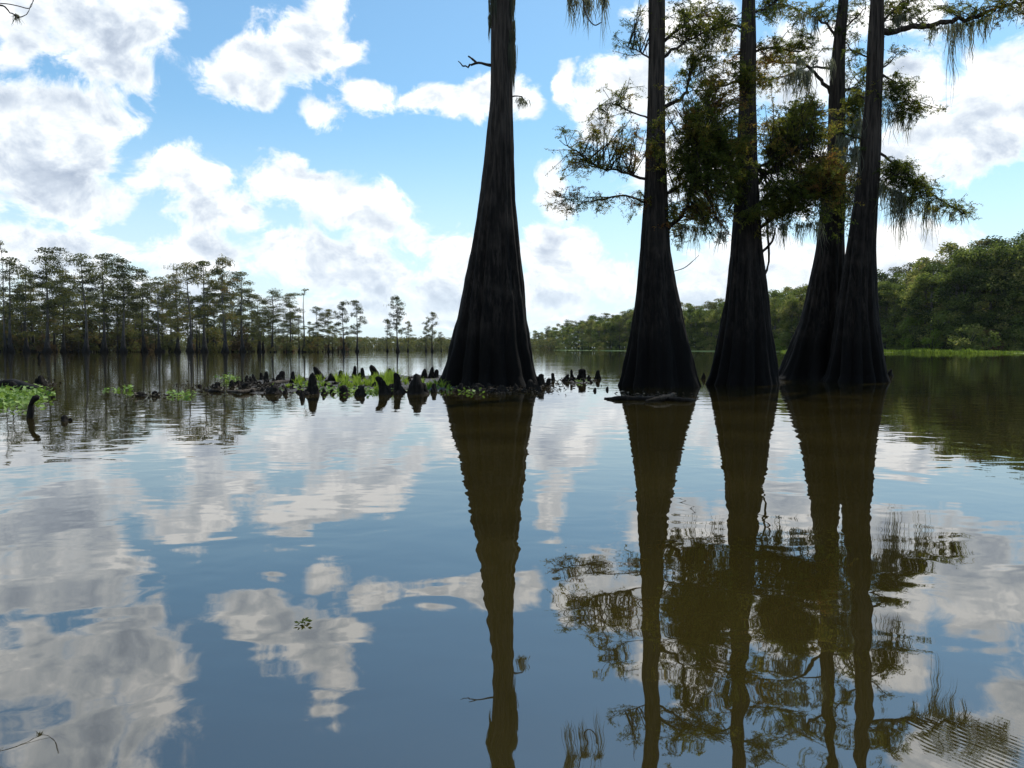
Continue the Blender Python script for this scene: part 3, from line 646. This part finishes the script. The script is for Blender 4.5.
# ------------------------------------------------------------ mud bank and litter (low mats just breaking the surface)
def mat_mesh(poly_pts, name, hgt, label):
    """low irregular mound: poly (u,v) outline"""
    P=[onwater(u,v) for u,v in poly_pts]; xs=[p[0] for p in P]; ys=[p[1] for p in P]
    def inside(x,y):
        c=False; j=len(P)-1
        for i in range(len(P)):
            if (P[i][1]>y)!=(P[j][1]>y) and x<(P[j][0]-P[i][0])*(y-P[i][1])/(P[j][1]-P[i][1])+P[i][0]: c=not c
            j=i
        return c
    def ed(x,y):
        best=9
        for i in range(len(P)):
            a=P[i-1];b=P[i]; ax,ay=b[0]-a[0],b[1]-a[1]; t=max(0,min(1,((x-a[0])*ax+(y-a[1])*ay)/(ax*ax+ay*ay+1e-9)))
            best=min(best,math.hypot(x-a[0]-t*ax,y-a[1]-t*ay))
        return best
    st=.10; X=np.arange(min(xs)-.5,max(xs)+.5,st); Yy=np.arange(min(ys)-.5,max(ys)+.5,st); V=[]
    for y in Yy:
        for x in X:
            s=1 if inside(x,y) else -1
            nn=mnoise.noise(Vector((x*1.7,y*1.7,3)))+.5*mnoise.noise(Vector((x*5,y*5,1)))
            z=hgt*min(1,ed(x,y)/.5)*s*.6+nn*.05-.015
            V.append((x,y,max(-.2,z)))
    nx=len(X); Q=[(j*nx+i,j*nx+i+1,(j+1)*nx+i+1,(j+1)*nx+i) for j in range(len(Yy)-1) for i in range(nx-1)]
    mb=MB(); mb.add(V,Q); o=mb.build(name,M['mud'],None,True); tag(o,kind='structure'); return inside
mat_mesh([(238,387),(262,380),(300,378),(360,376),(440,375),(470,378),(462,391),(420,390),(380,389),(330,390),(285,393),(255,394)],'mud_bank',.07,'')
mat_mesh([(560,381),(575,378),(600,380),(588,383),(570,384)],'mud_islet',.04,'')
def scatter_litter(lst, name, label, mat, size, tint):
    mb=MB()
    for (u,v,ru,rv,n) in lst:
        for k in range(n):
            uu=random.gauss(u,ru/2); vv=random.gauss(v,rv/2); 
            if vv<358: continue
            x,y,_=onwater(uu,vv); z=.012+random.random()**2*.07
            C=np.array([[x,y,z]]); d=rng.normal(size=(1,3)); d[0,2]*=.25
            leafquads(mb,C,d,size*(.5+random.random()),size*.45,np.array([min(1,max(0,random.gauss(*tint)))]))
    return tag(mb.build(name,mat),label,'debris',kind='stuff')
scatter_litter([(262,388,26,5,900),(300,388,40,6,500),(370,386,70,7,700),(500,390,60,4,700),(548,386,14,6,160),(578,382,20,3,160),(215,390,22,5,120),(150,396,26,3,60),(45,385,14,5,120),(650,396,40,3,120),(182,386,14,2,30)],
   'leaf_litter','brown and pale dead leaves and bark bits caught around the knees',M['litter'],.075,(.45,.3))
# grass
def grass(lst, label):
    mb=MB()
    for (u,v,ru,n,hp) in lst:
        for k in range(n):
            uu=random.gauss(u,ru/2); vv=v+random.uniform(-1,1)
            x,y,_=onwater(uu,vv); h=px(hp,y)*random.uniform(.45,1.15); w=.011
            lx,ly=random.gauss(0,.32)*h,random.gauss(0,.32)*h; an=random.random()*3.14; sx,sy=math.cos(an)*w,math.sin(an)*w
            t=random.random()
            mb.add([(x-sx,y-sy,0),(x+sx,y+sy,0),(x+lx*.4+sx*.8,y+ly*.4+sy*.8,h*.6),(x+lx*.4-sx*.8,y+ly*.4-sy*.8,h*.6),(x+lx,y+ly,h*(1-.15*abs(t)))],
                   [(0,1,2,3)],[(3,2,4)],a=[t*.6,t*.6,t,t,1])
    return tag(mb.build('grass',M['grass']),label,'grass',kind='stuff')
gl=[]
for (u,v,ru,n,hp) in [(302,385,22,520,9),(318,387,10,90,7),(343,384,14,200,10),(356,386,18,330,8),(372,384,22,620,12),(391,384,10,420,14),(381,388,18,260,8),(412,386,16,150,8),(434,385,18,200,8),(447,388,10,90,6)]:
    m_=max(2,n//38)
    for k in range(m_): gl.append((random.gauss(u,ru/2.2),v+random.uniform(-3,3),2.6,n//m_,hp*random.uniform(.5,1.25)))
grass(gl,'bright green grass tufts growing between the knees on the bank')
# broad-leaved floating plants
def pads(lst, name, label, size=.045):
    mb=MB()
    for (u,v,ru,rv,n,hh) in lst:
        for k in range(int(n*1.5)):
            uu=random.gauss(u,ru*.62); vv=random.gauss(v,rv*.55)
            if mnoise.noise(Vector((uu*.35,vv*.9,2)))<-.12: continue
            x,y,_=onwater(uu,vv); z=.015+random.random()*hh
            r=size*random.uniform(.5,1.1); nn=Vector((random.gauss(0,.9),random.gauss(0,.9),1)).normalized()
            t1=nn.orthogonal().normalized(); t2=nn.cross(t1); c=Vector((x,y,z))
            vs=[tuple(c)]+[tuple(c+t1*r*math.cos(b)*1.1+t2*r*.8*math.sin(b)+nn*r*.25) for b in np.linspace(0,2*math.pi,8,endpoint=False)]
            mb.add(vs,None,[(0,i+1,(i+1)%8+1) for i in range(8)],a=np.full(9,random.random()))
    return tag(mb.build(name,M['pad']),label,'water plants',kind='stuff')
pads([(2,398,24,9,300,.08),(24,397,18,8,190,.08),(36,394,10,5,40,.05),(-40,400,30,10,260,.12)],'water_hyacinth','thick bright green floating plants at the left edge')
pads([(128,390,5,2,26,.09),(114,390,10,1.5,14,.02)],'water_hyacinth','small floating green sprout alone in open water near the flat lumps')
pads([(174,395,7,2.5,26,.05),(188,396,6,2.5,24,.05)],'water_hyacinth','loose floating green leaves drifting between sprout and knee bank')
pads([(231,380,9,2.2,60,.14)],'water_hyacinth','leafy green clump rising behind the tip of the knee bank')
pads([(338,392,34,3,120,.05),(312,388,16,4,60,.06),(365,391,26,3,80,.05),(450,390,18,2.5,30,.05),(430,388,16,4,50,.05),(470,393,12,2,12,.04),(582,382,10,2,22,.05)],'duckweed','low pale green leaves spread along the front edge of the knee bank',.045)
# floating sprig
mb=MB(); x,y,_=onwater(303,624)
for k in range(26):
    a=random.random()*6.28; r=random.random()**.6*.03
    leafquads(mb,np.array([[r*math.cos(a)*1.1,r*math.sin(a)*.8,.006+random.random()*.008]]),np.array([[math.cos(a),math.sin(a),.1]]),.02,.008,np.array([random.random()*.4]))
o=mb.build('floating_sprig',M['leaf'],None); o.location=(x,y,0); tag(o,'small dark leafy sprig floating on open water in the foreground','sprig')

# ------------------------------------------------------------ distant cypresses
def clump_leaves(lf, c, rx, ry, rz, n, size, ti, sag=.0):
    d=rng.normal(size=(n,3)); d/=np.linalg.norm(d,axis=1,keepdims=True); d*=(rng.random(n)**.4)[:,None]
    P=np.array(c)+d*np.array([rx,ry,rz]); P[:,2]-=sag*(d[:,0]**2+d[:,1]**2)*rz
    dr=rng.normal(size=(n,3)); dr[:,2]*=.6
    leafquads(lf,P,dr,size*(.6+.8*rng.random(n)),size*.5,np.clip(ti+rng.normal(size=n)*.12,0,1))
def cypress_proto(seed, Ht=20, low=.3, dens=1.0, bare=False, spread=1.0, flat=1.0):
    rs=random.Random(seed); tr=MB(); lf=MB(); ms=MB()
    lean=rs.uniform(-.6,.6); pts=[]; rad=[]
    for i in range(14):
        t=i/13; pts.append((lean*t*t+.15*math.sin(t*7+seed),.15*math.cos(t*5+seed),-.4+(Ht+.2)*t)); rad.append((.25*(1-t)**.8+.03)+.75*math.exp(-t*Ht/1.7))
    tube(tr,pts,rad,12,.12)
    nb=rs.randint(11,15) if not bare else 4
    for b in range(nb):
        t=low+(1-low)*(b+.5)/nb if not bare else .93+.02*b
        z=Ht*t; a=rs.random()*6.28; L=spread*(1.2+3.1*math.sin(math.pi*min(1,(t-low)/(1-low)*.75+.22)))*rs.uniform(.6,1.15)
        if bare: L=.9
        bx=lean*t*t+.15*math.sin(t*7+seed); e=(bx+L*math.cos(a),L*math.sin(a),z+rs.uniform(-.3,.8))
        tube(tr,[(bx,0,z-.5),((bx+e[0])/2,e[1]/2,z+.1),e],[.09,.06,.03],5)
        for q in range(3 if not bare else 1):
            f=rs.uniform(.3,1.1); cz=z+rs.uniform(-.5,.8)
            c=(bx+(e[0]-bx)*f+rs.gauss(0,.7),e[1]*f+rs.gauss(0,.7),cz); s=rs.uniform(.6,1.5)*(.6 if bare else 1)
            clump_leaves(lf,c,s*1.35*spread*rs.uniform(.7,1.3),s*1.35*spread,s*rs.uniform(.35,.75)*flat,int(105*dens*s),.36,.35+rs.gauss(0,.14),rs.uniform(0,.7))
            if rs.random()<.6 and not bare:
                for k in range(8):
                    L2=rs.uniform(.5,1.6); ox=rs.gauss(0,s*.5); oy=rs.gauss(0,s*.5); wv=.07
                    ms.add([(c[0]+ox-wv,c[1]+oy,cz),(c[0]+ox+wv,c[1]+oy,cz),(c[0]+ox,c[1]+oy,cz-L2)],None,[(0,1,2)],a=[.3,.3,.3])
    if not bare: clump_leaves(lf,(lean,0,Ht),1.5*spread,1.5*spread,.55,int(170*dens),.42,.4,.6)
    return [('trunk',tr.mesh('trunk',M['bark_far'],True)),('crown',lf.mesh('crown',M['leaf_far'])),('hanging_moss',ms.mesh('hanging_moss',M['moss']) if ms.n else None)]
def broad_proto(seed, Ht=20, W=5.0, dens=1.0, mat='leaf_wood'):
    rs=random.Random(seed); tr=MB(); lf=MB()
    tube(tr,[(0,0,-.4),(.1,0,Ht*.3),(.3*rs.uniform(-1,1),.2,Ht*.6),(.5*rs.uniform(-1,1),0,Ht*.93)],[.5,.32,.22,.06],8,.15)
    for b in range(34):
        t=rs.uniform(.05,1); z=Ht*t; a=rs.random()*6.28
        R=W*math.sin(math.pi*min(1,.2+.78*t))**.7*(rs.random()**.5); c=(R*math.cos(a),R*math.sin(a),z-.6+rs.uniform(-.5,.5)); s=rs.choice([.9,1.3,1.8,2.5])
        tube(tr,[(0,0,z*.8),(c[0]*.5,c[1]*.5,z*.9),c],[.10,.07,.02],4)
        clump_leaves(lf,c,s*1.15,s*1.15,s*.62,int(105*s*dens),.5,rs.choice([.05,.3,.45,.65,.9])+rs.gauss(0,.06),.4)
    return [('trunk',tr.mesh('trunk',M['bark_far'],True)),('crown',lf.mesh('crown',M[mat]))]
def shrub_proto(seed, mat, Ht=3.5, W=2.6):
    rs=random.Random(seed); tr=MB(); lf=MB()
    for k in range(5):
        a=rs.random()*6.28; tube(tr,[(0,0,-.2),(.5*math.cos(a),.5*math.sin(a),Ht*.4),(W*.5*math.cos(a),W*.5*math.sin(a),Ht*.75)],[.09,.06,.02],4)
    for b in range(12):
        t=rs.uniform(.1,.95); a=rs.random()*6.28; R=W*.7*rs.random()**.5*(1-.4*t)
        clump_leaves(lf,(R*math.cos(a),R*math.sin(a),Ht*t),.95,.95,.6,80,.34,rs.uniform(.2,.8),.3)
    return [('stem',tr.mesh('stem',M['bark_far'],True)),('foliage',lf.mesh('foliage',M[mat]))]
def place(name, proto, x, y, sc_, rz, label, cat, group, z=0, sxy=1.0):
    r=empty(name,(x,y,z)); r.scale=(sc_*sxy,sc_*sxy,sc_); r.rotation_euler=(0,0,rz); tag(r,label,cat,group)
    for nm,me in proto:
        if me is not None: link(D.objects.new(nm,me),r)
    return r
CY=[cypress_proto(100+i*7,20,random.uniform(.30,.46),1.0,False,random.uniform(1.05,1.45)) for i in range(7)]
CYL=[cypress_proto(300+i*7,20,.18,.9,False,1.05) for i in range(3)]          # fuller, branched lower
SLIM=[cypress_proto(500+i*7,20,.34,.8,False,.8,1.2) for i in range(4)]
SNAG=cypress_proto(700,20,.9,1,True)
def at_px(name,proto,u,top,Y,label,cat,group,Hp=20.6,sxy=1.0,z=0):
    t=at(u,top,Y); place(name,proto,t[0],Y,(t[2]-z)/Hp,random.random()*6.28,label,cat,group,z,sxy)
TG='cypresses of the flooded treeline across the water'
front=[ # u, top v, depth, kind, label
 (-70,262,225,0,None),(-48,255,230,0,None),(-22,262,225,0,None),
 (8,256,215,0,'far cypress beside the thin bare mast at the edge of the treeline'),
 (24,268,228,1,None),(45,247,218,0,'slim-topped far cypress rising first above the edge of the treeline'),
 (62,268,225,1,None),(84,253,215,0,'broad flat-topped far cypress over the densest part of the treeline'),
 (102,254,226,0,'far cypress crown merging with the broad flat-topped one'),
 (122,258,220,0,'far cypress with sloping crown above two close bare trunks'),
 (142,268,230,1,None),(157,276,222,0,None),(176,272,228,1,None),(189,262,215,0,'far cypress just before the tallest airy pair'),
 (203,260,224,0,'left tree of the tallest airy pair in the far treeline'),
 (223,257,216,2,'tallest airy far cypress with tiered crown, towering mid-treeline'),
 (241,271,222,0,'far cypress right behind the tallest tiered one, with flat open top'),
 (258,296,240,1,None),(272,290,232,0,'round-headed far cypress left of the bare pole tree'),
 (290,293,236,0,'far cypress whose crown touches the bare pole tree'),
 (316,306,245,1,None),(328,309,250,0,'small far cypress with narrow crown right of the bare pole tree'),
 (343,301,246,2,'leaning slim far cypress near the open end of the treeline'),
 (357,300,250,2,'flat-topped far cypress ending the continuous treeline')]
for u,tp,Y,k,lb in front:
    pr=random.choice([CY,CYL,SLIM][k]); at_px('cypress_tree',pr,u,tp,Y,lb or 'leafy mid-height cypress filling the far treeline between taller ones','tree',TG)
at_px('cypress_tree',SLIM[1],397,296,262,'isolated tall narrow far cypress in open water left of the big trunk','tree',TG)
at_px('cypress_tree',SLIM[2],387,319,275,'short far cypress just left of the isolated tall narrow one','tree',TG)
at_px('cypress_tree',SLIM[0],408,321,280,'short far cypress just right of the isolated tall narrow one','tree',TG)
at_px('cypress_tree',SLIM[3],432,312,270,'isolated far cypress nearest the big trunk','tree',TG)
at_px('cypress_tree',SLIM[0],426,322,280,'short companion of the isolated far cypress nearest the big trunk','tree',TG)
at_px('cypress_tree',SLIM[1],441,332,300,'smallest far cypress peeping out beside the big trunk edge','tree',TG)
at_px('dead_cypress',SNAG,303,288,240,'bare dead pole of a cypress with only a tuft at its tip','dead tree',None)
at_px('dead_cypress',SNAG,2,240,214,'thin bare mast-like dead cypress towering at the far edge of the treeline','dead tree',None,sxy=.5)
for i in range(52):
    u=-90+i*8.9+random.uniform(-4,4); 
    if u>350: continue
    env=np.interp(u,[-90,0,60,120,160,220,250,300,350],[272,272,272,270,285,278,292,312,322])
    at_px('cypress_tree',random.choice(CY+CYL),u,env+random.uniform(0,22),random.uniform(238,300),'shaded cypress standing in the rows behind the front of the far treeline','tree','cypresses of the back rows')
SH=[shrub_proto(60+i,'leaf_far') for i in range(3)]; SR=[shrub_proto(70+i,'leaf_rust') for i in range(2)]; SB=[shrub_proto(80+i,'leaf_bright') for i in range(2)]; SD=[shrub_proto(90+i,'leaf_wood') for i in range(3)]
# undergrowth and young trees between the trunks
for i in range(105):
    u=random.uniform(-90,350); Y=random.uniform(228,290)
    place('swamp_shrub',random.choice(SR if random.random()<.3 else SH),at(u,350,Y)[0],Y,random.choice([.8,1.1,1.5,2.1,2.8])*(1 if u<250 else .6),random.random()*6,'bushy young growth low between the trunks of the far treeline','shrub','shrubs between the far treeline trunks',0)
for i in range(64):
    u=random.uniform(-90,350); Y=random.uniform(222,280)
    at_px('young_cypress',random.choice(CYL+CY),u,random.uniform(300,334) if u<260 else random.uniform(318,340),Y,'short young cypress filling in between tall far trunks','tree','young cypresses of the far treeline')
# bare dark trunks of the shaded interior
TR=[[('trunk',cypress_proto(900+i,20,.9,.1,True)[0][1])] for i in range(2)]

# ------------------------------------------------------------ forest along the other bank
BR=[broad_proto(40+i*5,20,random.uniform(3.8,5.2)) for i in range(6)]
FU=[505,530,600,700,790,900,960,1024,1100,1200]; FY=[900,760,450,340,265,238,204,196,190,185]; FT=[338,331,313,301,288,270,244,232,231,235]
FG='trees of the wooded bank'
u=508.0
while u<1120:
    Y=np.interp(u,FU,FY); top=np.interp(u,FU,FT); step=max(4.2,3.4/Y*F*.62)
    for row,(dy,dt) in enumerate(((0,9),(Y*.035+7,3),(Y*.07+18,0))):
        if row==2 and random.random()<.3: continue
        uu=u+random.uniform(-.5,.5)*step; tp=top+dt*np.interp(u,[530,1000],[.5,1.4])+random.uniform(-1,1)*np.interp(u,[530,1000],[2.2,10])
        pr=random.choice(BR) if random.random()<(.85 if row<2 else .5) else random.choice(CYL+CY)
        lb='leafy green tree in the dense wooded bank across the water'
        if row==2 and 640<u: lb='tree whose crown makes the skyline of the wooded bank'
        g=FG if lb.startswith('leafy') else 'skyline trees of the wooded bank'
        at_px('bank_tree',pr,uu,tp,Y+dy,lb,'tree',g,20.8,1.0,0)
    u+=step
u=520.0
while u<1100:                                       # shoreline bushes
    Y=np.interp(u,FU,FY)-random.uniform(2,6); 
    k=random.random(); pr=random.choice(SB if k<.12 else (SR if k<.2 else SD))
    place('swamp_shrub',pr,at(u,350,Y)[0],Y,random.uniform(.8,1.9),random.random()*6,'dense shoreline bush at the foot of the wooded bank','shrub','bushes along the wooded bank',0)
    u+=np.interp(Y,[160,760],[11,4.5])*random.uniform(.6,1.2)
def big_bush(u,top,Y,pr,lb,s=1.0):
    t=at(u,top,Y); place('swamp_shrub',pr,t[0],Y,t[2]/3.9,1.0,lb,'shrub',None,0,s)
big_bush(932,328,206,SB[0],'yellow-green sunlit bush at the foot of the wooded bank',.9)
big_bush(968,322,190,SD[0],'large pale rounded willow-like bush at the waterline of the wooded bank',1.1)
big_bush(986,330,187,SD[2],'dark bush beside the large pale rounded bush',1.1)
big_bush(915,312,222,SB[1],'brighter green young tree in front of the wooded bank',.6)
# land under it, marsh strip before it
def strip(name, us, y_in, y_out, z, mat, kind='structure'):
    mb=MB(); V=[]; n=len(us)
    for k,(dy,zz) in enumerate(((-22,-.1),(-18,z*.6),(y_in,z),(y_out*.5,z+.2),(y_out,z+.4))):
        for u_ in us:
            Y=np.interp(u_,FU,FY)+dy-6; V.append((at(u_,350,np.interp(u_,FU,FY)-6)[0],Y,zz+random.uniform(-.05,.05)*(k>0)))
    mb.add(V,[(r*n+i,r*n+i+1,(r+1)*n+i+1,(r+1)*n+i) for r in range(4) for i in range(n-1)])
    return tag(mb.build(name,mat,None,True),kind=kind)
strip('ground',list(np.linspace(500,1200,60)),3,260,.35,M['marsh'])
mb=MB()
for k in range(9000):                               # rushes on the low green strip
    u_=random.uniform(780,1060); Y=np.interp(u_,FU,FY)-7-random.random()*20
    mk=mnoise.noise(Vector((u_*.045,Y*.09,7)))
    if mk<(-.15 if u_>880 else .12): continue
    x=at(u_,350,Y)[0]; h=random.uniform(.3,1.0)*(1+1.2*max(0,mk))*np.interp(u_,[780,860,950,1060],[.6,1,1,.5]); 
    leafquads(mb,np.array([[x,Y,h*.45]]),np.array([[random.gauss(0,.3),random.gauss(0,.3),1.]]),h,.22,np.array([random.random()]))
tag(mb.build('marsh_grass',M['leaf_bright']),'band of bright green marsh plants along the foot of the wooded bank','marsh plants',kind='stuff')
# far-off wood closing the view between the banks
mb=MB()
for k in range(1500):
    u_=random.uniform(-140,560); Y=random.uniform(620,760)
    tp=np.interp(u_,[-140,0,340,440,520,560],[326,330,337,338,340,338]); t=at(u_,tp+random.uniform(-1.5,2),Y); hh=t[2]
    tube(mb,[(t[0],Y,0),(t[0],Y,hh*.5)],[.35,.25],4)
    for q in range(6): clump_leaves(mb,(t[0]+random.uniform(-4,4),Y+random.uniform(-4,4),hh*(q+.3+random.random()*.5)/6.3),3.0,2.6,1.5,13,1.6,.35+random.gauss(0,.2))
tag(mb.build('distant_wood',M['leaf_far']),'low hazy wood closing the horizon far across the water','wood',kind='stuff')

# ------------------------------------------------------------ thin summer haze over the lake

mb=MB(); X=2600; z0,z1=-1.0,60.0
V=[(x,y,z) for z in (z0,z1) for x,y in ((-X,-X),(X,-X),(X,X),(-X,X))]
mb.add(V,[(0,3,2,1),(4,5,6,7),(0,1,5,4),(1,2,6,5),(2,3,7,6),(3,0,4,7)])
m, nt, out = material('haze_air')
pv = nt.n('ShaderNodeVolumePrincipled', ins={'Color':(.80,.88,.96,1),'Density':.00003,'Anisotropy':.3})
nt.t.links.new(pv.outputs[0], out.inputs['Volume'])
tag(mb.build('haze', m), 'thin pale summer haze over the lake', 'haze', kind='stuff')

# ------------------------------------------------------------ render settings
sc.view_settings.view_transform='Standard'; sc.view_settings.look='None'; sc.view_settings.exposure=.2; sc.view_settings.gamma=1
sc.cycles.use_denoising=True; sc.cycles.max_bounces=6; sc.cycles.transparent_max_bounces=8
sc.cycles.diffuse_bounces=3; sc.cycles.glossy_bounces=3; sc.cycles.caustics_reflective=False
